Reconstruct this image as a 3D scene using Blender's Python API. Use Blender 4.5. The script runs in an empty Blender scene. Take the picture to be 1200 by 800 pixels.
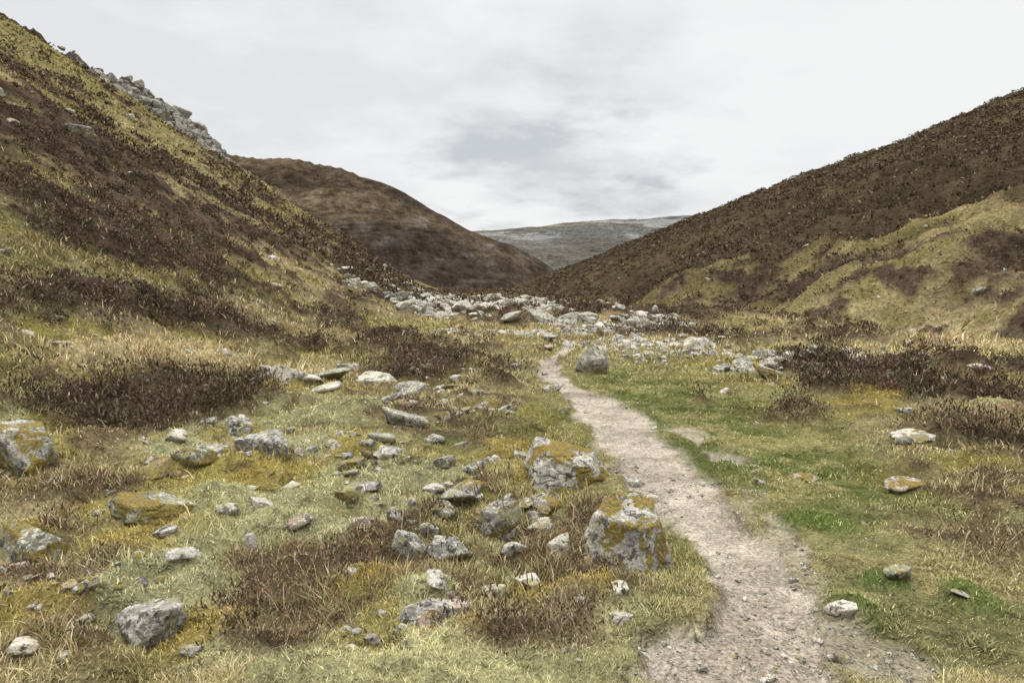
import bpy, bmesh, math
import numpy as np
from mathutils import Vector
rng=np.random.default_rng(11)
PITCH=math.radians(5.0); EYE=1.65
cp,sp_=math.cos(PITCH),math.sin(PITCH)
# ---------------------------------------------------------------- noise
def _h(ix,iy,iz,seed):
    with np.errstate(over='ignore'):
        a=(ix.astype(np.int64)*374761393+iy.astype(np.int64)*668265263+iz*2147483647+seed*1274126177)&0xffffffff
        a=((a^(a>>13))*1274126177)&0xffffffff
        a=((a^(a>>16))*2246822519)&0xffffffff
        a=a^(a>>15)
    return (a&0xffffff)/float(0xffffff)
def vn(x,y,seed=0):
    xi=np.floor(x);yi=np.floor(y);fx=x-xi;fy=y-yi
    fx=fx*fx*(3-2*fx);fy=fy*fy*(3-2*fy)
    xi=xi.astype(np.int64);yi=yi.astype(np.int64)
    a=_h(xi,yi,0,seed);b=_h(xi+1,yi,0,seed);c=_h(xi,yi+1,0,seed);d=_h(xi+1,yi+1,0,seed)
    return (a*(1-fx)+b*fx)*(1-fy)+(c*(1-fx)+d*fx)*fy
def fbm(x,y,o=4,seed=0,g=.5):
    s=0;a=1;t=0
    for i in range(o):
        s=s+a*vn(x,y,seed+i*17);t+=a;a*=g
        x,y=x*1.62-y*1.18+3.1,x*1.18+y*1.62+7.7
    return s/t
def vn3(p,seed=0):
    i=np.floor(p);f=p-i;f=f*f*(3-2*f);i=i.astype(np.int64)
    r=0
    for dx in(0,1):
        for dy in(0,1):
            for dz in(0,1):
                w=(f[:,0] if dx else 1-f[:,0])*(f[:,1] if dy else 1-f[:,1])*(f[:,2] if dz else 1-f[:,2])
                r=r+w*_h(i[:,0]+dx,i[:,1]+dy,(i[:,2]+dz),seed)
    return r
def fbm3(p,o=4,seed=0):
    s=0;a=1;t=0
    for k in range(o):
        s=s+a*vn3(p,seed+k*13);t+=a;a*=.5;p=p*2.07+5.3
    return s/t
def ss(a,b,x):
    t=np.clip((x-a)/(b-a),0,1);return t*t*(3-2*t)
def softp(v,w): return w*np.logaddexp(0,v/w)
# ---------------------------------------------------------------- survey helpers
def ray(px,py):
    a=(px-600)/800.;b=(400-py)/800.
    return np.array([a,cp+b*sp_,-sp_+b*cp])
def W(px,py,d):
    v=ray(px,py);v=v/v[1]*d
    return (v[0],d,v[2]+EYE)
A_c=np.array([W(*p) for p in [(0,22,80),(100,88,105),(180,140,130),(262,192,160),(320,226,180),(400,275,200),(450,304,230),(500,328,260),(540,338,300)]])
D_c=np.array([W(*p) for p in [(1200,108,150),(1150,132,165),(1100,152,182),(1000,183,222),(900,222,290),(850,240,340),(800,258,400),(750,283,480),(700,302,560),(650,325,650),(610,338,720)]])
A2_c=[W(*p) for p in [(-250,-130,110),(-60,-12,125),(20,30,132),(60,50,140),(120,78,150),(160,99,158),(210,130,170),(240,154,178),(262,178,184),(290,202,188)]]
B_c=[W(*p) for p in [(100,170,820),(262,178,760),(300,179,740),(350,183,720),(400,193,700),(428,203,690),(442,219,682),(480,243,660),(520,271,640),(560,300,620),(600,322,600),(640,339,590)]]
C_c=[W(*p) for p in [(380,290,3300),(480,282,3200),(540,275,3100),(600,269,3000),(660,263,3000),(720,256,3000),(790,255,3000),(900,262,3100),(1100,280,3300)]]
def ridge(x,y,pts,k):
    out=np.full(x.shape,-1e3)
    for a,b in zip(pts[:-1],pts[1:]):
        ax,ay,az=a;bx,by,bz=b
        dx,dy=bx-ax,by-ay
        t=np.clip(((x-ax)*dx+(y-ay)*dy)/(dx*dx+dy*dy),0,1)
        d=np.hypot(x-ax-t*dx,y-ay-t*dy)
        out=np.maximum(out,az+t*(bz-az)-k*d)
    return out
def terr(x,y):
    fl=np.interp(y,[0,60,150,300,700,1500,6000],[0,0,-1,-2.5,-6,-12,-12])
    xb=np.interp(y,[0,10,24,35,60,100,200,400,720],[22,21,18,13.5,10.5,8.5,6,2,-10])
    xbw=xb+(vn(y*.12,y*0,5)-.5)*2.5
    burn=-1.5*ss(xbw-7,xbw-.5,x)*ss(900,500,y)
    aCX=np.interp(y,A_c[:,1],-A_c[:,0]);aCZ=np.maximum(np.interp(y,A_c[:,1],A_c[:,2]),0.)*ss(330,280,y)
    aB=np.interp(y,[-20,10,60,100,160,200,260,300],[5.3,5.3,7,12,25,32,24,14])
    sA=aCZ/np.maximum(aCX-aB,5)
    dA=-x-aB
    hA=sA*softp(dA,1.0)
    hA=np.minimum(hA,np.maximum(aCZ-.12*(-x-aCX),aCZ*.5))
    tA=dA/np.maximum(aCX-aB,5)
    dCX=np.interp(y,D_c[:,1],D_c[:,0]);dCZ=np.interp(y,D_c[:,1],D_c[:,2])-fl+1.5
    dCZ=np.maximum(dCZ,0)*ss(900,730,y)
    dd=x-xbw
    sD=dCZ/np.maximum(dCX-xb,15)
    hD=sD*softp(dd,1.2)
    hD=np.minimum(hD,np.maximum(dCZ-.1*(x-dCX),dCZ*.5))
    tD=dd/np.maximum(dCX-xb,15)
    big=(fbm(x*.035,y*.035,4,31)-.5)
    mid=(fbm(x*.16,y*.16,4,32)-.5)
    wa=ss(1,10,hA);wd=ss(.5,6,hD)
    z=fl+burn+hA+hD+wa*(big*2.2+mid*1.4)+wd*(big*2.6+mid*1.4)
    toe=ss(.2,2,hD)*ss(20,11,hD)
    rd=1-np.abs(2*fbm(x*.10+y*.05,y*.13,3,41)-1)
    z=z+toe*((rd-.6)*4.4+(fbm(x*.45,y*.35,3,45)-.5)*1.0)
    z=z+ss(18,30,y)*ss(200,120,y)*ss(4,0,hA+hD)*(fbm(x*.12,y*.10,3,44)-.5)*1.3
    zA2=ridge(x,y,A2_c,1.15)+(fbm(x*.12,y*.12,5,51)-.5)*4+(fbm(x*.45,y*.45,3,52)-.5)*3
    gl=(1-np.abs(2*fbm(x*.012,y*.006,4,53)-1))
    zB=ridge(x,y,B_c,.5)+(fbm(x*.02,y*.02,5,54)-.5)*9-gl*9+5
    zC=ridge(x,y,C_c,.13)+(fbm(x*.004,y*.004,5,55)-.5)*46
    kind=np.zeros(x.shape,int)
    for i,zz in((1,zA2),(2,zB),(3,zC)):
        m=zz>z;z=np.where(m,zz,z);kind[m]=i
    return z,dict(hA=hA,tA=tA,hD=hD,tD=tD,kind=kind,xb=xbw,rd=rd)
def Hb(x,y): return terr(x,y)[0]
_t=np.exp(np.linspace(math.log(1.2),math.log(4000),2600))
def sight(px,py,H=Hb):
    v=ray(px,py);v=v/v[1]
    X=v[0]*_t;Y=_t;Z=EYE+v[2]*_t
    hit=np.nonzero(H(X,Y)>Z)[0]
    i=hit[0] if len(hit) else len(_t)-1
    return float(X[i]),float(Y[i])
class Poly:
    def __init__(s,pix,soft=.07):
        w=[sight(*p) for p in pix]
        s.p=np.array([(math.atan2(a,b),math.log(math.hypot(a,b))) for a,b in w]);s.soft=soft
    def mask(s,x,y,n,amp=2.2):
        out=np.zeros(x.shape);u=np.arctan2(x,y);v=np.log(np.hypot(x,y)+1e-6)
        lo=s.p.min(0)-.25;hi=s.p.max(0)+.25
        k=(u>lo[0])&(u<hi[0])&(v>lo[1])&(v<hi[1])
        if not k.any():return out
        a=u[k];b=v[k];P=s.p;ins=np.zeros(a.shape,bool);d=np.full(a.shape,9.)
        for i in range(len(P)):
            x0,y0=P[i];x1,y1=P[(i+1)%len(P)]
            dx,dy=x1-x0,y1-y0
            t=np.clip(((a-x0)*dx+(b-y0)*dy)/(dx*dx+dy*dy+1e-12),0,1)
            d=np.minimum(d,np.hypot(a-x0-t*dx,b-y0-t*dy))
            c=((y0>b)!=(y1>b))&(a<dx*(b-y0)/(dy if abs(dy)>1e-9 else 1e-9)+x0)
            ins^=c
        sd=np.where(ins,d,-d)/s.soft+(n[k]-.5)*amp*2
        out[k]=ss(-1,1,sd);return out
HEATH=[Poly(p) for p in [
 [(0,215),(100,230),(200,280),(290,320),(325,360),(325,400),(260,398),(130,378),(0,378)],
 [(110,436),(250,436),(285,470),(220,515),(110,525),(0,480),(0,430)],
 [(335,378),(395,378),(400,415),(340,415)],[(400,385),(480,385),(475,412),(405,412)],
 [(445,408),(555,412),(560,448),(450,445)],[(300,325),(400,360),(395,375),(310,360)],
 [(690,362),(845,372),(870,402),(740,395)],[(920,432),(1200,440),(1290,560),(1120,520),(1040,485),(970,462)],
 [(600,352),(690,356),(740,372),(640,370)],[(850,474),(935,474),(935,494),(850,494)],
 [(0,125),(110,150),(120,200),(40,190),(0,180)],[(130,175),(200,190),(330,262),(450,318),(440,335),(300,285),(160,215)],
 [(1090,318),(1210,300),(1210,358),(1110,362)],[(860,335),(1000,288),(1040,300),(900,352)],[(940,385),(1010,365),(1060,372),(980,402)],
 [(700,335),(800,315),(860,335),(800,362),(700,352)]]]
STRAW=[Poly(p) for p in [[(50,392),(260,402),(280,428),(120,434),(30,425)],[(1090,380),(1200,372),(1200,400),(1100,402)],[(300,425),(390,420),(400,440),(320,450)]]]
GREEN=[Poly(p,.10) for p in [
 [(640,440),(700,420),(790,430),(930,470),(1080,560),(1260,640),(1300,830),(740,830),(815,700),(760,640),(690,540),(650,480)],
 [(620,470),(660,440),(720,560),(800,640),(820,720),(770,830),(700,830),(770,720),(700,600),(640,540)],
 [(440,505),(620,480),(650,540),(560,545)]]]
WIRY=[Poly(p) for p in [
 [(55,565),(130,575),(140,700),(95,740),(60,680)],[(280,640),(430,650),(440,740),(330,770),(270,700)],
 [(570,590),(690,590),(690,690),(600,690)],[(600,710),(690,710),(680,770),(600,760)],[(480,470),(555,475),(560,515),(490,505)],
 [(1080,560),(1200,555),(1230,650),(1100,630)],[(430,610),(470,600),(480,690),(420,680)],[(0,540),(60,560),(50,620),(0,610)]]]
def pline(pix,extra):
    L=[]
    for px,py,w in pix:
        a,b=sight(px,py);L.append((a,b,.5*w/800.*b))
    return extra+L
PATH=pline([(855,800,205),(878,750,146),(890,700,122),(880,652,110),(846,612,104),(798,574,102),(757,543,96),(736,514,86),(724,490,78),(694,468,60),(658,452,44),(641,438,36),(646,424,26),(664,411,18),(668,402,12)],[(.3,-6,.4),(.62,0,.38)])
SIDE=pline([(745,492,20),(800,500,34),(845,520,40),(872,550,36),(890,600,44),(935,650,44),(965,705,60),(985,760,100),(1080,795,150)],[])
def lmask(x,y,L,n,amp=.55):
    out=np.zeros(x.shape);k=(np.hypot(x,y)<45)
    a=x[k];b=y[k];best=np.full(a.shape,9.)
    for p,q in zip(L[:-1],L[1:]):
        dx,dy=q[0]-p[0],q[1]-p[1]
        t=np.clip(((a-p[0])*dx+(b-p[1])*dy)/(dx*dx+dy*dy+1e-9),0,1)
        best=np.minimum(best,np.hypot(a-p[0]-t*dx,b-p[1]-t*dy)/(p[2]+t*(q[2]-p[2])))
    out[k]=1-ss(.7,1.2,best+(n[k]-.5)*amp*2);return out
MOUND=[]
for px,py,w,h,c in [(185,690,150,.13,0),(345,600,120,.08,0),(430,562,130,.08,0),(520,560,100,.06,0),(45,735,130,.10,1),(700,690,90,.06,1),(430,690,110,.07,1),
  (160,640,120,.06,1),(1015,470,90,.13,1),(1000,725,90,.07,2),(1040,685,80,.05,2),(640,690,70,.06,1),(480,590,90,.05,0),(300,560,90,.05,1),(590,520,90,.05,1),(250,590,100,.06,0),(390,620,100,.06,0),(30,640,90,.08,1),
  (500,700,110,.06,0),(250,740,130,.07,1),(560,770,120,.06,1),(220,530,90,.06,0),(370,520,110,.06,0),(1130,700,100,.06,2),(960,610,70,.04,2),(620,560,60,.05,1)]:
    a,b=sight(px,py);MOUND.append((a,b,.5*w/800*b,h,c))
def props(x,y,info):
    r=np.hypot(x,y)
    nf=fbm(x*3.1,y*3.1,4,61);nm=fbm(x*.7,y*.7,4,62);nl=fbm(x*.11,y*.11,4,63)
    nn=np.where(r<25,nf*.5+nm*.5,nm*.4+nl*.6)
    path=lmask(x,y,PATH,nf,.62)
    side=lmask(x,y,SIDE,nf*.6+nm*.4,1.1)*.7
    path=np.maximum(path,side*ss(.42,.58,fbm(x*2.6,y*2.6,4,71)))
    green=np.zeros(x.shape)
    for g in GREEN: green=np.maximum(green,g.mask(x,y,nn,1.5))
    he=np.zeros(x.shape)
    for g in HEATH: he=np.maximum(he,g.mask(x,y,nn,3.2))
    wi=np.zeros(x.shape)
    for g in WIRY: wi=np.maximum(wi,g.mask(x,y,nf,2.4))
    st=np.zeros(x.shape)
    for g in STRAW: st=np.maximum(st,g.mask(x,y,nn,2.0))
    tA,tD,hA,hD=info['tA'],info['tD'],info['hA'],info['hD']
    gap=ss(.57,.67,fbm(x*.5,y*.35,4,74))
    he=he*(1-.8*gap)*(1-.7*st)
    q=fbm(x*.16+y*.05,y*.11,5,72)*.5+nm*.5
    onA=ss(.3,2,hA)
    he=np.maximum(he,onA*ss(.0,.05,q-.510+.20*(.30-tA))*.95*(1-.6*st))
    bnd=np.interp(y,[20,30,46,57,68,90,150,400],[44,34,24,16,12,8,7,4])
    qd=fbm(x*.09+y*.07,y*.10,5,73)*.6+nm*.4
    upper=ss(-4,4,x-bnd+(nl-.5)*14)
    onD=ss(.0,1,hD)
    he=np.where(onD>0,np.maximum(he,onD*np.maximum(upper*(.95-.25*ss(.60,.70,qd)),np.maximum(ss(.47,.52,qd),ss(.64,.52,info['rd']+(nm-.5)*.5)*.9))),he)
    fl=(1-onA)*(1-onD)
    he=np.maximum(he,fl*ss(17,26,y)*ss(.50,.57,q)*.9)
    he=np.maximum(he,fl*ss(130,180,y)*.8)
    he=he*(1-path)
    wi=wi*(1-path)
    moss=ss(.45,.56,fbm(x*1.5,y*1.5,4,101))*(1-green)*(1-he)*(1-wi)*ss(22,12,r)
    return dict(r=r,nf=nf,nm=nm,nl=nl,path=path,green=green*(1-he),he=he,wi=wi,onA=onA,onD=onD,upper=upper,moss=moss,st=st*(1-he))
def full(x,y):
    z,info=terr(x,y);p=props(x,y,info);near=ss(60,20,p['r'])
    flat=1-.8*np.maximum(p['green']*.8,p['path'])
    z=z+near*flat*((p['nm']-.5)*.42+(p['nf']-.5)*.30)+p['moss']*.05*(.4+1.2*fbm(x*8,y*8,2,79))
    z=z+p['he']*(p['nf']-.3)*.16*ss(300,100,p['r'])+p['he']*(p['nm']-.4)*.35*ss(4,12,p['r'])*(info['kind']==0)
    z=z-.045*p['path']*near+(fbm(x*14,y*14,2,77)-.5)*.02*near*(1-.6*p['path'])
    mo=np.zeros(x.shape);mc=np.zeros(x.shape)
    for a,b,R,h,c in MOUND:
        d=np.hypot(x-a,(y-b)*.9)/R+(p['nf']-.5)*1.7+(p['nm']-.5)*.8
        m=ss(1.1,.35,d)*(1-p['path']);z=z+h*m
        k=m>mo;mo=np.where(k,m,mo);mc=np.where(k,c,mc)
    return z,info,p,mo,mc
def Hf(x,y): return full(x,y)[0]
C=lambda *a:np.array(a)
def mix(a,b,t): return a*(1-t[:,None])+b*t[:,None]
def colour(x,y,z,info,p,mo,mc):
    n=x.shape[0];one=np.ones((n,3))
    c=mix(one*C(.20,.172,.068),one*C(.33,.275,.15),ss(.35,.65,p['nm']))
    c=mix(c,one*C(.14,.090,.052),ss(.54,.68,p['nf'])*.6)
    mk_=mix(one*C(.28,.235,.070),one*C(.31,.30,.155),ss(.42,.57,fbm(x*.9,y*.9,3,102)))
    c=mix(c,mk_,p['moss']*.85)
    far=ss(20,60,p['r'])
    c=mix(c,mix(one*C(.165,.138,.058),one*C(.265,.215,.112),ss(.38,.62,p['nl']*.5+p['nm']*.5)),far)
    c=mix(c,mix(one*C(.11,.090,.043),one*C(.215,.172,.082),ss(.42,.6,p['nm'])),far*p['onD']*.85)
    c=mix(c,mix(one*C(.165,.145,.058),one*C(.25,.205,.10),ss(.4,.62,p['nm'])),p['onA']*ss(.2,.7,info['tA']))
    c=mix(c,one*C(.40,.32,.19),p['st']*.8)
    gcol=mix(one*C(.120,.138,.045),one*C(.23,.21,.09),ss(.40,.64,p['nf']))
    c=mix(c,gcol,p['green']*(.65+.35*ss(.6,.4,p['nm'])))
    c=mix(c,mix(one*C(.11,.070,.045),one*C(.07,.048,.034),ss(.4,.6,p['nf'])),p['wi']*.7)
    hc=mix(one*C(.043,.031,.023),one*C(.080,.055,.038),ss(.35,.65,p['nf']*.5+p['nm']*.5))
    hc=mix(hc,mix(one*C(.046,.034,.022),one*C(.074,.054,.033),ss(.35,.65,p['nm']*.5+p['nl']*.5)),p['onD']*p['upper'])
    c=mix(c,hc,p['he'])
    mcol=np.where((mc==0)[:,None],C(.32,.31,.17),np.where((mc==1)[:,None],C(.28,.215,.065),C(.11,.15,.04)))
    c=mix(c,mcol,mo*.85)
    pc=mix(one*C(.345,.300,.242),one*C(.235,.198,.156),ss(.35,.65,p['nf']*.5+p['nm']*.5))
    c=mix(c,pc,p['path'])
    bed=ss(1.3,.3,np.abs(x-info['xb']))*(info['kind']==0)*ss(200,100,y)
    c=mix(c,one*C(.12,.11,.095),bed*.8)
    k=info['kind']
    ra=ss(.44,.53,fbm(x*.25,z*.4+y*.2,4,81))*ss(135,155,y)
    cA2=mix(one*C(.055,.042,.028),one*C(.19,.18,.165),ra*.9)*(.3+1.4*fbm(x*.7,z*.9,4,80))[:,None]
    c=np.where((k==1)[:,None],cA2,c)
    b1=fbm(x*.012,y*.012+z*.01,5,82);b2=fbm(x*.05,z*.12,4,83)
    cB=mix(one*C(.062,.046,.032),one*C(.120,.088,.056),ss(.40,.6,b1))
    cB=mix(cB,one*C(.040,.031,.026),ss(90,25,z)*.7)
    cB=mix(cB,one*C(.13,.12,.11),ss(.66,.70,b2)*ss(-190,-60,x)*.4)
    cB=cB*(.35+1.3*fbm(x*.08,z*.12,5,87,.65))[:,None]
    c=np.where((k==2)[:,None],cB,c)
    c1=fbm(x*.006+z*.01,z*.022-x*.002,6,84,.6);c2=fbm(x*.008,z*.02,5,85,.6)
    cC=mix(one*C(.090,.090,.082),one*C(.180,.180,.175),ss(.44,.56,c1))
    cC=mix(cC,one*C(.17,.145,.088),ss(150,215,z)*ss(500,0,x)*.75)
    cC=mix(cC,one*C(.080,.070,.058),np.maximum(ss(.5,.58,c2)*.7,ss(135,60,z)*.85))
    c=np.where((k==3)[:,None],cC,c)
    return c*(.78+.44*p['nf']*(1-p['path'])+.22*p['path'])[:,None]
# ---------------------------------------------------------------- materials
def N(nt,t,**k):
    n=nt.nodes.new(t)
    for a,v in k.items(): setattr(n,a,v)
    return n
def new_mat(name,diff=False):
    m=bpy.data.materials.new(name);m.use_nodes=True;nt=m.node_tree
    b=nt.nodes['Principled BSDF']
    if diff:
        nt.nodes.remove(b);b=N(nt,'ShaderNodeBsdfDiffuse');nt.links.new(b.outputs[0],nt.nodes['Material Output'].inputs['Surface'])
        return m,nt,b
    b.inputs['Roughness'].default_value=.92
    b.inputs['Specular IOR Level'].default_value=.15
    return m,nt,b
def noise(nt,vec,scale,det=6,rough=.6):
    n=N(nt,'ShaderNodeTexNoise');n.inputs['Scale'].default_value=scale;n.inputs['Detail'].default_value=det;n.inputs['Roughness'].default_value=rough
    nt.links.new(vec,n.inputs['Vector']);return n.outputs['Fac']
def mrange(nt,v,a,b,c,d):
    n=N(nt,'ShaderNodeMapRange');nt.links.new(v,n.inputs[0])
    for i,q in enumerate((a,b,c,d)): n.inputs[i+1].default_value=q
    return n.outputs[0]
def mth(nt,op,a,b):
    n=N(nt,'ShaderNodeMath',operation=op)
    for i,q in enumerate((a,b)):
        if isinstance(q,(int,float)): n.inputs[i].default_value=q
        else: nt.links.new(q,n.inputs[i])
    return n.outputs[0]
def mixc(nt,f,a,b,bt='MIX'):
    n=N(nt,'ShaderNodeMix',data_type='RGBA',blend_type=bt)
    if isinstance(f,(int,float)): n.inputs[0].default_value=f
    else: nt.links.new(f,n.inputs[0])
    for i,q in ((6,a),(7,b)):
        if isinstance(q,tuple): n.inputs[i].default_value=(*q,1)
        else: nt.links.new(q,n.inputs[i])
    return n.outputs[2]
mt,nt,b=new_mat('ground_material',True)
geo=N(nt,'ShaderNodeNewGeometry');P=geo.outputs['Position']
col=N(nt,'ShaderNodeAttribute',attribute_name='Col').outputs['Color']
pth=N(nt,'ShaderNodeAttribute',attribute_name='path').outputs['Fac']
farA=N(nt,'ShaderNodeAttribute',attribute_name='far').outputs['Fac']
n1=noise(nt,P,38,4,.7);n2=noise(nt,P,5,4,.65);n3=noise(nt,P,.55,4,.7);n4=noise(nt,P,.10,7,.78);n5=noise(nt,P,.02,7,.78)
f=mth(nt,'MULTIPLY',mth(nt,'MULTIPLY',mrange(nt,n1,.25,.75,.55,1.4),mrange(nt,n2,.25,.75,.6,1.4)),mrange(nt,n3,.25,.75,.65,1.35))
ff=mth(nt,'MULTIPLY',mrange(nt,n4,.38,.62,.45,1.55),mrange(nt,n5,.38,.62,.7,1.35))
fx=N(nt,'ShaderNodeMix');nt.links.new(farA,fx.inputs[0]);fx.inputs[2].default_value=1.0;nt.links.new(ff,fx.inputs[3])
f=mth(nt,'MULTIPLY',f,fx.outputs[0])
def grey(v):
    q=N(nt,'ShaderNodeCombineColor')
    for i in range(3): nt.links.new(v,q.inputs[i])
    return q.outputs[0]
c0=mixc(nt,1.0,col,grey(f),'MULTIPLY')
vor=N(nt,'ShaderNodeTexVoronoi');vor.inputs['Scale'].default_value=70;nt.links.new(P,vor.inputs['Vector'])
sepv=N(nt,'ShaderNodeSeparateColor');nt.links.new(vor.outputs['Color'],sepv.inputs[0])
grv=mth(nt,'MULTIPLY',mrange(nt,sepv.outputs[0],.0,1,.68,1.32),mth(nt,'MULTIPLY',mrange(nt,n2,.3,.7,.78,1.22),mrange(nt,n1,.3,.7,.72,1.26)))
c1=mixc(nt,1.0,col,grey(grv),'MULTIPLY')
c2=mixc(nt,pth,c0,c1)
nt.links.new(c2,b.inputs['Color'])
bm=N(nt,'ShaderNodeBump');bm.inputs['Distance'].default_value=.035
nt.links.new(mrange(nt,pth,0,1,.8,.5),bm.inputs['Strength'])
nt.links.new(mth(nt,'ADD',n1,mth(nt,'MULTIPLY',mth(nt,'MULTIPLY',vor.outputs['Distance'],pth),-.5)),bm.inputs['Height'])
bm2=N(nt,'ShaderNodeBump');bm2.inputs['Distance'].default_value=.25
nt.links.new(mrange(nt,pth,0,1,.7,.3),bm2.inputs['Strength'])
nt.links.new(n2,bm2.inputs['Height']);nt.links.new(bm.outputs[0],bm2.inputs['Normal'])
bm3=N(nt,'ShaderNodeBump');bm3.inputs['Strength'].default_value=.6;bm3.inputs['Distance'].default_value=1.4
nt.links.new(n3,bm3.inputs['Height']);nt.links.new(bm2.outputs[0],bm3.inputs['Normal'])
bm4=N(nt,'ShaderNodeBump');bm4.inputs['Distance'].default_value=9
nt.links.new(mth(nt,'MULTIPLY',farA,.7),bm4.inputs['Strength'])
nt.links.new(n4,bm4.inputs['Height']);nt.links.new(bm3.outputs[0],bm4.inputs['Normal'])
nt.links.new(bm4.outputs[0],b.inputs['Normal'])
MG=mt
def veg(name):
    m,nt,b=new_mat(name,True)
    nt.links.new(N(nt,'ShaderNodeAttribute',attribute_name='Col').outputs['Color'],b.inputs['Color'])
    return m
MGr=veg('grass_material');MHe=veg('heather_material')
MR,nt,b=new_mat('lichen_rock_material')
geo=N(nt,'ShaderNodeNewGeometry');P=geo.outputs['Position']
col=N(nt,'ShaderNodeAttribute',attribute_name='Col').outputs['Color']
mos=N(nt,'ShaderNodeAttribute',attribute_name='moss').outputs['Fac']
a1=noise(nt,P,6,5,.65);a2=noise(nt,P,19,6,.72);a3=noise(nt,P,75,4,.7);a4=noise(nt,P,12,7,.78);a5=noise(nt,P,9,5,.6)
c=mixc(nt,mrange(nt,a1,.38,.62,0,1),(.58,.565,.54),(1.18,1.13,1.03));c=mixc(nt,1.0,col,c,'MULTIPLY')
c=mixc(nt,mth(nt,'MULTIPLY',mrange(nt,a2,.50,.54,0,1),.8),c,(.55,.53,.465))
c=mixc(nt,mth(nt,'MULTIPLY',mrange(nt,a5,.54,.59,0,1),.6),c,(.27,.245,.10))
c=mixc(nt,mth(nt,'MULTIPLY',mrange(nt,a4,.53,.56,0,1),.88),c,(.05,.046,.042))
v=mrange(nt,a3,.3,.7,.6,1.34)
c=mixc(nt,1.0,c,grey(v),'MULTIPLY')
mc_=mixc(nt,mrange(nt,a2,.4,.6,0,1),(.19,.11,.035),(.23,.20,.055));mc_=mixc(nt,1.0,mc_,grey(mrange(nt,a3,.35,.65,.45,1.4)),'MULTIPLY')
c=mixc(nt,mrange(nt,mth(nt,'ADD',mos,mth(nt,'MULTIPLY',mth(nt,'SUBTRACT',a2,.5),2.2)),.45,.58,0,1),c,mc_)
nt.links.new(c,b.inputs['Base Color'])
bm=N(nt,'ShaderNodeBump');bm.inputs['Strength'].default_value=.9;bm.inputs['Distance'].default_value=.03
nt.links.new(mth(nt,'ADD',a2,mth(nt,'MULTIPLY',a3,.4)),bm.inputs['Height']);nt.links.new(bm.outputs[0],b.inputs['Normal'])
# ---------------------------------------------------------------- mesh helper
def mk(name,V,loops,starts,mat,col=None,fl=None,smooth=True):
    me=bpy.data.meshes.new(name)
    me.vertices.add(len(V));me.vertices.foreach_set('co',np.ascontiguousarray(V,np.float32).ravel())
    me.loops.add(len(loops));me.loops.foreach_set('vertex_index',np.ascontiguousarray(loops,np.int32))
    me.polygons.add(len(starts));me.polygons.foreach_set('loop_start',np.ascontiguousarray(starts,np.int32))
    me.polygons.foreach_set('use_smooth',np.full(len(starts),smooth))
    me.update(calc_edges=True)
    if col is not None:
        a=me.color_attributes.new('Col','FLOAT_COLOR','POINT')
        a.data.foreach_set('color',np.concatenate([np.clip(col,0,1),np.ones((len(V),1))],1).astype(np.float32).ravel())
    for k,v in (fl or {}).items():
        a=me.attributes.new(k,'FLOAT','POINT');a.data.foreach_set('value',v.astype(np.float32))
    me.materials.append(mat)
    o=bpy.data.objects.new(name,me);bpy.context.scene.collection.objects.link(o);return o
# ---------------------------------------------------------------- terrain mesh
az=np.concatenate([np.radians(np.arange(-52,52.01,.14)),np.radians(np.arange(56,306,4.))])
rr=.4*np.exp(np.arange(0,math.log(6500/.4),.0105))
na,nr=len(az),len(rr)
R,AZ=np.meshgrid(rr,az,indexing='ij')
x=(R*np.sin(AZ)).ravel();y=(R*np.cos(AZ)).ravel()
z,info,p,mo,mc=full(x,y)
col=colour(x,y,z,info,p,mo,mc)
# near ground off the path darkened for contrast, leaving dark gaps between blades
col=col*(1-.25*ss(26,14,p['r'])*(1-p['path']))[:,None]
i=np.arange(nr-1)[:,None]*na;j=np.arange(na)[None,:];j2=(j+1)%na
q=np.stack([i+j,i+j2,i+na+j2,i+na+j],-1).reshape(-1,4)[:,::-1]
cen=nr*na
V=np.concatenate([np.stack([x,y,z],1),[[0,0,float(z[:na].mean())]]])
fan=np.stack([np.full(na,cen),np.arange(na),(np.arange(na)+1)%na],1)[:,::-1]
loops=np.concatenate([q.ravel(),fan.ravel()])
starts=np.concatenate([np.arange(len(q))*4,len(q)*4+np.arange(na)*3])
fa=np.maximum(ss(60,200,p['r'])*.6,(info['kind']>0)*1.0)
ter=mk('terrain_ground',V,loops,starts,MG,np.concatenate([col,col[:1]]),dict(path=np.concatenate([p['path'],[0]]),far=np.concatenate([fa,[0]])))
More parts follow.
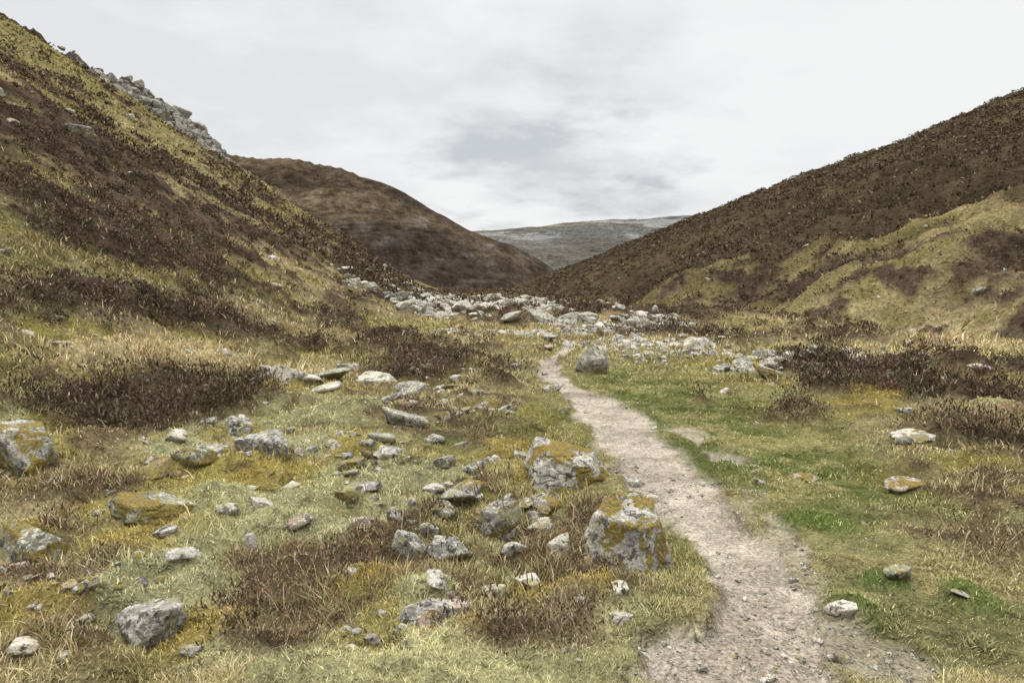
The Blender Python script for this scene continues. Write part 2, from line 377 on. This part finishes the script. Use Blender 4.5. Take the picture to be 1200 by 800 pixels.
# ---------------------------------------------------------------- rocks
_ico={}
def ico(s):
    if s not in _ico:
        bm_=bmesh.new();bmesh.ops.create_icosphere(bm_,subdivisions=s,radius=1)
        v=np.array([q.co[:] for q in bm_.verts]);f=np.array([[w.index for w in g.verts] for g in bm_.faces]);bm_.free();_ico[s]=(v,f)
    return _ico[s]
def shape(s,seed,K=12,rough=.12,planes=None):
    v,f=ico(s);g=np.random.default_rng(seed)
    m=g.normal(size=(K,3));d=g.uniform(.5,.95,K)
    m[0]=(g.uniform(-.35,.35),g.uniform(-.5,.1),1);d[0]=g.uniform(.42,.6)
    if planes is not None: m=np.array([q[:3] for q in planes],float);d=np.array([q[3] for q in planes])
    m/=np.linalg.norm(m,axis=1)[:,None]
    dt=v@m.T;rd=np.where(dt>.08,d/np.maximum(dt,.08),9);r=np.minimum(rd.min(1),1.25)
    P=v*r[:,None]
    if planes is not None: rough=.07
    P=P*(1+rough*2*(fbm3(P*1.6+seed,4,seed)-.5))[:,None]
    if s>=4:
        st=P@(m[0]*.6+np.array([0,0,.8]));stp=np.floor(st*4+fbm3(P*2,2,seed+3)*1.5);P=P*(1+.05*(_h(stp.astype(np.int64),stp.astype(np.int64)*0,0,seed)-.5))[:,None]
        P=P*(1+.10*(fbm3(P*5+seed,4,seed+5)-.5))[:,None]
        cr=np.abs(fbm3(P*np.array([1.2,1.2,2.6])+seed*2,3,seed+9)-.5);P=P*(1-.08*ss(.03,0,cr))[:,None]
    mx=np.abs(P).max(0);return P/mx,f
HERO=[(.08,-.25,1,.55),(-1,-.1,.12,.85),(.9,-.1,.42,.72),(-.25,-1,.22,.66),(.45,-.8,.35,.74),(0,1,.2,.7),(0,0,-1,.8),(-.5,-.6,-.5,.78),(-.7,.3,.6,.85)]
SLAB=[(.30,-.25,1,.52),(-.9,-.2,.25,.82),(.8,-.2,.55,.8),(-.15,-1,.3,.62),(.5,-.9,.1,.7),(0,1,.2,.7),(0,0,-1,.7),(-.5,-.5,.75,.74)]
ROCKS=[]
def boulder(px,py,wpx,hpx,tint,moss=.2,sub=4,seed=0,name='boulder',tall=.75,deep=.8,planes=None):
    a,b_=sight(px,py-.3*hpx,Hf);k=b_/800.
    w=wpx*k*.5;h=hpx*k*tall;dp=w*deep
    P,f=shape(sub,seed,planes=planes)
    g=np.random.default_rng(seed+99);t=g.uniform(-.4,.4) if planes is None else 0
    P=P*np.array([w*1.06,dp,h*.75])
    tx=g.uniform(-.25,.25) if planes is None else 0;P[:,2]+=P[:,0]*tx
    ca,sa=math.cos(t),math.sin(t);P=np.stack([P[:,0]*ca-P[:,1]*sa,P[:,0]*sa+P[:,1]*ca,P[:,2]],1)
    gz=float(Hf(np.array([a]),np.array([b_]))[0])
    o=mk(name,P,f.ravel(),np.arange(len(f))*3,MR)
    nz=P[:,2]/h+.4*(P[:,0]/w)
    ms=np.clip((moss+.10)*1.1*(.2+1.1*ss(.42,.6,fbm3(P*2.2/w+seed,3,seed))),0,1)*ss(-.9,.4,nz)+ss(.08,-.32,P[:,2]/h)*.36
    me=o.data
    at=me.color_attributes.new('Col','FLOAT_COLOR','POINT');at.data.foreach_set('color',np.tile(np.array([*[q*1.12 for q in tint],1.]),len(P)).astype(np.float32))
    at=me.attributes.new('moss','FLOAT','POINT');at.data.foreach_set('value',ms.astype(np.float32))
    o.location=(a,b_,gz+h*.22)
    ROCKS.append((a,b_,max(w,dp)))
G1=(.29,.282,.262);G2=(.215,.212,.205);G3=(.36,.350,.322);PK=(.36,.29,.235);GG=(.25,.25,.19);WH=(.54,.51,.45)
L=[(737,692,116,112,G3,.42,6,.8,.8,HERO),(660,584,112,64,G3,.45,6,.8,.7,SLAB),(580,645,58,64,G2,.2,5,.8,.7),(478,668,48,52,G2,.1,5,.8,.6),(528,660,52,38,G2,.1,5,.8,.8),
(465,620,24,32,G1,.1,4,.8,.7),(522,614,36,28,G1,.3,4,.8,.8),(550,590,66,24,G1,.4,4,.8,.8),(574,708,38,30,WH,.0,4,.8,.8),(532,728,58,30,PK,.1,4,.7,.8),
(312,545,72,46,G2,.12,5,.8,.8),(235,547,60,32,GG,.3,4,.8,.8),(285,508,30,26,G3,.2,4,.8,.8),(474,502,62,22,G1,.1,4,.8,.7),(437,460,54,26,WH,.2,4,.7,.8),(392,447,42,20,GG,.2,4,.7,.8),
(478,462,44,20,G1,.2,4,.7,.8),(385,460,46,12,WH,.0,3,.7,.8),(180,612,105,46,GG,.4,5,.55,.8),(30,555,108,64,G3,.4,5,.8,.8),(40,678,98,68,GG,.35,5,.8,.8),(168,768,86,72,G1,.05,5,.75,.8),
(305,600,34,18,WH,.1,3,.8,.8),(350,619,34,16,PK,.1,3,.8,.8),(195,632,48,20,G3,.1,4,.7,.8),(215,658,54,16,G3,.1,4,.7,.6),(292,658,18,34,G3,.1,4,.9,.8),(428,576,44,16,G1,.1,4,.7,.7),
(522,552,32,22,G2,.2,4,.8,.8),(556,556,26,16,G2,.2,3,.8,.8),(690,449,44,48,G3,.25,5,.9,.7),(1078,518,66,16,WH,.4,4,.7,.8),(1056,578,56,26,PK,.7,4,.8,.8),(1056,680,44,22,GG,.3,4,.8,.8),
(990,726,44,20,WH,-.1,4,.6,.6),(902,448,48,20,PK,.4,4,.8,.8),(940,565,40,14,PK,.4,4,.6,.8),(76,780,20,24,WH,-.1,3,.8,.8),(28,765,44,20,WH,.1,3,.7,.8),(655,655,28,28,WH,.2,4,.8,.8),(632,628,32,20,G3,.3,4,.8,.8),
(725,697,40,16,WH,.3,3,.6,.8),(496,742,36,30,PK,.3,4,.8,.8),(185,563,24,18,G3,.2,3,.8,.8),(268,602,30,16,WH,.1,3,.7,.8),(648,462,26,16,G3,.3,3,.7,.8),(606,434,16,10,G2,.1,3,.8,.8),(208,520,26,16,WH,.1,3,.8,.8),
(92,160,34,16,G3,.2,4,.9,.8),(340,575,30,12,WH,.1,3,.6,.8),(295,575,22,10,WH,.1,3,.6,.8),(445,520,36,14,G1,.2,3,.6,.8),(408,560,24,12,G1,.2,3,.7,.8),(1125,700,30,10,G3,.4,3,.5,.8),(890,568,20,9,PK,0,3,.6,.8),
(808,388,18,10,WH,.1,3,.8,.8),(690,378,26,14,G3,.2,4,.8,.8),(1070,395,16,9,G3,.1,3,.8,.8),(600,378,28,12,G3,.2,4,.8,.8),(1150,437,30,12,G3,.2,3,.8,.8),
(640,600,40,24,G2,.5,4,.8,.8),(600,655,36,22,G3,.3,4,.8,.8),(505,635,30,20,G2,.2,4,.8,.8),(410,440,30,14,G3,.2,4,.8,.8),(365,450,28,12,WH,.2,3,.8,.8),(455,475,30,12,G2,.2,3,.8,.8),(510,520,24,12,G3,.2,3,.8,.8),(245,500,22,12,G1,.2,3,.8,.8),(700,668,50,26,G1,.7,4,.7,.8),(620,690,34,18,WH,.2,4,.7,.8)]
for n,q in enumerate(L):
    px,py,w,h,t,ms,s,tl,dp=q[:9];boulder(px,py,w,h,t,ms,s,100+n*7,tall=tl,deep=dp,planes=q[9] if len(q)>9 else None)
def polar(n,r0,r1,a=50,g=rng):
    r=np.exp(g.uniform(math.log(r0),math.log(r1),n));t=np.radians(g.uniform(-a,a,n));return r*np.sin(t),r*np.cos(t)
def stones(name,x,y,z,size,sub,tints,sink=.25,asp=(.5,.8),nt_=10,seed=5,mossv=.1):
    g=np.random.default_rng(seed);T=[shape(sub,seed*50+i,10,.14) for i in range(nt_)]
    n=len(x);which=g.integers(0,nt_,n);VV=[];FF=[];CC=[];MM=[];off=0
    for k in range(nt_):
        id_=np.nonzero(which==k)[0]
        if not len(id_):continue
        P,f=T[k];m=len(id_);s=size[id_][:,None]
        sc=np.concatenate([s,s*g.uniform(.6,.95,(m,1)),s*g.uniform(*asp,(m,1))],1)
        t=g.uniform(0,6.28,m);q=P[None]*sc[:,None,:]
        q[:,:,2]+=q[:,:,0]*g.uniform(-.35,.35,m)[:,None]
        c,s_=np.cos(t)[:,None],np.sin(t)[:,None]
        qx=q[:,:,0]*c-q[:,:,1]*s_;qy=q[:,:,0]*s_+q[:,:,1]*c
        q=np.stack([qx+x[id_][:,None],qy+y[id_][:,None],q[:,:,2]+(z[id_]+sc[:,2]*(1-2*sink)*.5)[:,None]],-1)
        VV.append(q.reshape(-1,3));nv=len(P)
        FF.append((f[None]+(off+np.arange(m)*nv)[:,None,None]).reshape(-1));off+=m*nv
        tc=np.array(tints)[g.integers(0,len(tints),m)]*g.uniform(.75,1.2,(m,1))
        CC.append(np.repeat(tc,nv,0));MM.append(np.repeat(mossv*g.uniform(0,2,m),nv))
    V=np.concatenate(VV);F=np.concatenate(FF)
    return mk(name,V,F,np.arange(len(F)//3)*3,MR,np.concatenate(CC),dict(moss=np.concatenate(MM)),smooth=False)
FIELD=Poly([(450,352),(500,342),(620,350),(700,372),(850,402),(905,425),(890,440),(800,428),(700,412),(640,400),(560,392),(490,372)],.05)
x,y=polar(120000,13,140);m=FIELD.mask(x,y,vn(x*.5,y*.5,91),1.2);k=rng.random(len(x))<m*.6*ss(.34,.52,fbm(x*.3,y*.3,3,92))
x=x[k];y=y[k];r=np.hypot(x,y);z=Hf(x,y)
sz=np.exp(rng.normal(math.log(.12),.55,len(x)))*np.clip(r/26,.6,1.7)
stones('boulder_field',x,y,z,np.clip(sz,.05,.7),3,[G3,WH,WH,G1],seed=6)
x,y=polar(10000,2.3,45);z,info,p,mo,mc=full(x,y)
k=(p['path']<.2)&(rng.random(len(x))<(.035+.65*(x<0.3)*(p['r']<14)*ss(.51,.59,fbm(x*.9,y*.9,3,96)))*(1-.8*p['green'])*(1-.6*p['he']));x,y,z,r=x[k],y[k],z[k],p['r'][k]
stones('scattered_stones',x,y,z,np.exp(rng.normal(math.log(.034),.6,len(x)))*np.clip(r/6,.7,3),3,[WH,G3,G3,G1,PK],seed=7,mossv=.3,sink=.34)
x,y=polar(1800,30,260);z,info,p,mo,mc=full(x,y)
k=((info['hA']>1)&(rng.random(len(x))<.14*ss(.45,.6,p['nl'])))|((np.abs(x-info['xb'])<1.8)&(y<90)&(rng.random(len(x))<.9))|((p['onD']*(1-p['upper'])>.5)&(rng.random(len(x))<.15));x,y,z,r=x[k],y[k],z[k],p['r'][k]
stones('hillside_rocks',x,y,z,np.exp(rng.normal(math.log(.30),.45,len(x)))*np.clip(r/100,.5,1.6),3,[G3,WH],seed=8)
XX=[];YY=[]
for n_,(a,b_) in enumerate(zip(A2_c[4:8],A2_c[5:9])):
    m_=(160,320,320,220)[n_]
    t=rng.random(m_);XX.append(a[0]+t*(b_[0]-a[0])+rng.normal(0,5,m_)+6);YY.append(a[1]+t*(b_[1]-a[1])+rng.normal(0,5,m_)-9)
x=np.concatenate(XX);y=np.concatenate(YY);z=Hf(x,y)
stones('ridge_crag_rocks',x,y,z,np.exp(rng.normal(math.log(.68),.5,len(x))),3,[(.22,.21,.195),(.32,.31,.285),(.14,.13,.115)],seed=12,asp=(.6,1.1),sink=.4)
x,y=polar(70000,2.2,18);z,info,p,mo,mc=full(x,y)
k=(p['path']>.35)&(rng.random(len(x))<.26*(.2+1.8*ss(.42,.65,p['nm'])));x,y,z,r=x[k],y[k],z[k],p['r'][k]
stones('path_gravel',x,y,z,np.exp(rng.normal(math.log(.0055),.75,len(x)))*np.clip(r/4,.8,2.0),1,[(.42,.38,.32),PK,(.30,.26,.21),G3,G2],seed=9,mossv=0,sink=.25)
# ---------------------------------------------------------------- blades
def blades(name,x,y,z,h,w,lx,ly,col,mat,g,tip=None):
    n=len(x);t=g.uniform(0,6.28,n);wx=np.cos(t)*w*.5;wy=np.sin(t)*w*.5
    L2=np.minimum(np.hypot(lx,ly),.98);up=h*np.sqrt(1-L2**2*.8)
    B=np.stack([x,y,z-.01],1);S=np.stack([wx,wy,0*wx],1)
    M=B+np.stack([lx*h*.35,ly*h*.35,up*.6],1);T=B+np.stack([lx*h,ly*h,up],1)
    V=np.stack([B-S,B+S,M+S*.8,M-S*.8,T],1).reshape(-1,3)
    o=np.arange(n)[:,None]*5
    loops=(o+np.array([0,1,2,3,3,2,4])).ravel();st=(np.arange(n)[:,None]*7+np.array([0,4])).ravel()
    c=np.repeat(col[:,None,:],5,1)
    if tip is not None: c[:,4]=tip
    return mk(name,V,loops,st,mat,c.reshape(-1,3),smooth=False)
def notrock(x,y,f=.8):
    k=np.ones(len(x),bool)
    for a,b_,R_ in ROCKS: k&=np.hypot(x-a,y-b_)>R_*f
    return k
g=np.random.default_rng(21)
x1,y1=polar(480000,1.9,26,48,g);x2,y2=polar(110000,26,170,46,g)
x=np.concatenate([x1,x2]);y=np.concatenate([y1,y2])
z,info,p,mo,mc=full(x,y)
k=(g.random(len(x))<(1-ss(.15,.6,p['path'])*.975)*(1-.8*p['he']))&notrock(x,y)&(info['kind']==0)
x,y,z,mo,mc=x[k],y[k],z[k],mo[k],mc[k];p={a:b_[k] for a,b_ in p.items()};info={a:b_[k] for a,b_ in info.items()}
n=len(x);c=colour(x,y,z,info,p,mo,mc)
u=g.random((n,1));ms_=np.maximum(p['moss'],mo)
dry=np.where(u<.25,C(.56,.47,.30),np.where(u<.34,C(.22,.14,.08),np.where(u<.54,C(.25,.26,.085),c*1.5)))
gm=(p['green']>.4)[:,None];dry=np.where(gm&(u<.20),C(.49,.42,.26),np.where(gm&(u>=.20),c*1.4,dry))
mm=(ms_>.3)[:,None]&(u>.14);dry=np.where(mm,c*1.5,dry)
fr=(p['r']>26)[:,None];dry=np.where(fr,c*1.25,dry)
c=c*.4+dry*.82;c=c*g.uniform(.6,1.4,(n,1))
tus=ss(.42,.65,fbm(x*2.4,y*2.4,3,95))
h=(.030+.08*tus)*(1-p['green'])+(.017+.022*tus)*p['green']+.10*p['st']
h=np.where((ms_>.3)&(g.random(n)>.10),.016+.022*g.random(n),h)*np.clip(p['r']/10,1,1.7)
h=np.maximum(h,np.minimum(.0028*p['r'],.26))*g.uniform(.5,1.3,n)
h=np.where(p['path']>.2,h*.5,h)
w=np.where(p['r']<26,np.maximum(.0028,.00125*p['r']),.0022*p['r'])*g.uniform(.7,1.4,n)
a=g.uniform(0,6.28,n);l=g.uniform(.3,.98,n)
blades('grass',x,y,z,h,w,np.cos(a)*l,np.sin(a)*l,c,MGr,g)
x,y=polar(300000,2,30,48,g);z,info,p,mo,mc=full(x,y)
sc=ss(.58,.70,fbm(x*1.3,y*1.3,3,97))*.26*(1-p['green'])*(x<2.5)
k=(g.random(len(x))<(p['wi']*.15+sc*.20)*(1-p['path']))&notrock(x,y,.95)&(mo<.4);x,y,z=x[k],y[k],z[k];r=p['r'][k];n=len(x)
cs=np.array([(.20,.115,.072),(.12,.07,.05),(.38,.28,.18),(.085,.055,.042)])[g.integers(0,4,n)]
a=g.uniform(0,6.28,n);l=g.uniform(.6,.98,n)
blades('dead_stems',x,y,z+g.uniform(0,.05,n),g.uniform(.05,.18,n),np.maximum(.0022,.0010*r),np.cos(a)*l,np.sin(a)*l,cs,MHe,g)
def heather(name,nb,r0,r1,K,hmin,spread,thr,bl):
    x,y=polar(nb,r0,r1,47,g);z,info,p,mo,mc=full(x,y)
    k=(g.random(len(x))<ss(thr,.8,p['he'])+.05*p['onA']+.10*p['wi'])&((info['kind']==0))&(p['green']<.5)&notrock(x,y,1.1);x,y,z=x[k],y[k],z[k];p={a:b_[k] for a,b_ in p.items()}
    n=len(x);r=p['r']
    H_=np.maximum(hmin*g.uniform(.4,1.5,n)*(1-.5*(p['wi']>.3)),.0030*r);rad=H_*spread*g.uniform(.8,1.3,n)
    base=np.array([(.072,.047,.034),(.095,.059,.042),(.122,.078,.054),(.052,.042,.030),(.088,.076,.043)])
    bc=base[g.integers(0,5,n)]
    ud=(p['onD']*p['upper'])[:,None];bc=bc*(1-ud*.7)+C(.076,.055,.035)*ud*.7
    rep=lambda q:np.repeat(q,K,0)
    m=n*K;a=g.uniform(0,6.28,m);e=g.uniform(.02,1.5,m);d=g.random(m)**.4
    R_=rep(rad);HH=rep(H_)
    ox=np.cos(a)*np.cos(e)*d*R_;oy=np.sin(a)*np.cos(e)*d*R_
    X=rep(x)+ox;Y=rep(y)+oy
    zz=HH*.9*np.sin(e)*d
    zz=zz+(Hb(X,Y)-Hb(rep(x),rep(y))+rep(z) if r1<60 else rep(z)-.1*HH)
    Hh=HH*bl*g.uniform(.6,1.3,m)
    j=g.uniform(0,6.28,m);jl=g.uniform(.2,1.0,m);ce=np.cos(e)
    lx=np.cos(a)*ce*.6+np.cos(j)*jl;ly=np.sin(a)*ce*.6+np.sin(j)*jl
    c=rep(bc)*g.uniform(.6,1.6,(m,1));c=np.where(g.random((m,1))<.08,C(.25,.20,.14),c)
    w=np.maximum(.007,(.0016 if r1<60 else .0024)*rep(r))*g.uniform(.7,1.5,m)
    blades(name,X,Y,zz,Hh,w,lx,ly,c,MHe,g,tip=c*1.3)
heather('heather',10500,2.6,42,84,.22,1.35,.2,.20)
heather('distant_heather',30000,42,420,12,.36,1.6,.25,.42)
# ---------------------------------------------------------------- world
w=bpy.data.worlds.new('World');bpy.context.scene.world=w;w.use_nodes=True;nt=w.node_tree
bg=nt.nodes['Background'];out=nt.nodes['World Output']
sky=N(nt,'ShaderNodeTexSky',sky_type='NISHITA');sky.sun_disc=False;sky.sun_elevation=math.radians(48);sky.sun_rotation=math.radians(-55)
nt.links.new(sky.outputs[0],bg.inputs['Color']);bg.inputs['Strength'].default_value=.09
tc=N(nt,'ShaderNodeTexCoord');D=tc.outputs['Generated'];se=N(nt,'ShaderNodeSeparateXYZ');nt.links.new(D,se.inputs[0])
zc=mth(nt,'ADD',mth(nt,'MAXIMUM',se.outputs[2],0.),.16)
cb=N(nt,'ShaderNodeCombineXYZ');nt.links.new(mth(nt,'DIVIDE',se.outputs[0],zc),cb.inputs[0]);nt.links.new(mth(nt,'DIVIDE',se.outputs[1],zc),cb.inputs[1])
s1=noise(nt,cb.outputs[0],.75,5,.55);s2=noise(nt,cb.outputs[0],2.0,5,.58)
def blob(px,py,sx,sy):
    v=ray(px,py);v=v/np.linalg.norm(v)
    s=N(nt,'ShaderNodeVectorMath',operation='SUBTRACT');nt.links.new(D,s.inputs[0]);s.inputs[1].default_value=tuple(v)
    m_=N(nt,'ShaderNodeVectorMath',operation='MULTIPLY');nt.links.new(s.outputs[0],m_.inputs[0]);m_.inputs[1].default_value=(1/sx,.8,1/sy)
    l_=N(nt,'ShaderNodeVectorMath',operation='LENGTH');nt.links.new(m_.outputs[0],l_.inputs[0])
    d=mth(nt,'ADD',l_.outputs['Value'],mth(nt,'MULTIPLY',mth(nt,'SUBTRACT',s2,.5),3.2))
    return mrange(nt,d,.3,1.35,1,0)
dark=mth(nt,'ADD',mth(nt,'MULTIPLY',blob(640,190,.15,.06),.78),mth(nt,'MULTIPLY',blob(740,100,.12,.04),.3))
dark=mth(nt,'ADD',dark,mth(nt,'MULTIPLY',blob(130,60,.5,.17),.42))
dark=mth(nt,'ADD',dark,mth(nt,'MULTIPLY',blob(760,235,.12,.02),.4))
dark=mth(nt,'ADD',dark,mrange(nt,s1,.48,.68,0,.38))
clc=mixc(nt,dark,(.93,.93,.93),(.60,.625,.65))
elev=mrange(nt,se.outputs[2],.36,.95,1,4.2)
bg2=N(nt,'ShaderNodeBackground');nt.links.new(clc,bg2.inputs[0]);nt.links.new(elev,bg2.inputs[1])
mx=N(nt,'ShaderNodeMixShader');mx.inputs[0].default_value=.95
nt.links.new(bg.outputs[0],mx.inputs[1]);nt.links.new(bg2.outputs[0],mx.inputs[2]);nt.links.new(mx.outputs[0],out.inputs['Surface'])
sl=bpy.data.lights.new('sun','SUN');sl.energy=1.5;sl.angle=math.radians(12);sl.color=(1,.94,.84)
so=bpy.data.objects.new('sun',sl);bpy.context.scene.collection.objects.link(so)
el_,ro=math.radians(48),math.radians(-55)
dv=Vector((math.sin(ro)*math.cos(el_),math.cos(ro)*math.cos(el_),math.sin(el_)));so.rotation_euler=dv.to_track_quat('Z','Y').to_euler()
cam=bpy.data.cameras.new('camera');cam.lens=24;cam.sensor_width=36;cam.clip_end=12000;cam.clip_start=.05
co=bpy.data.objects.new('camera',cam);bpy.context.scene.collection.objects.link(co)
co.location=(0,0,EYE);co.rotation_euler=(math.radians(90)-PITCH,0,0);bpy.context.scene.camera=co
s=bpy.context.scene;s.view_settings.view_transform='Standard';s.view_settings.look='None';s.view_settings.exposure=0
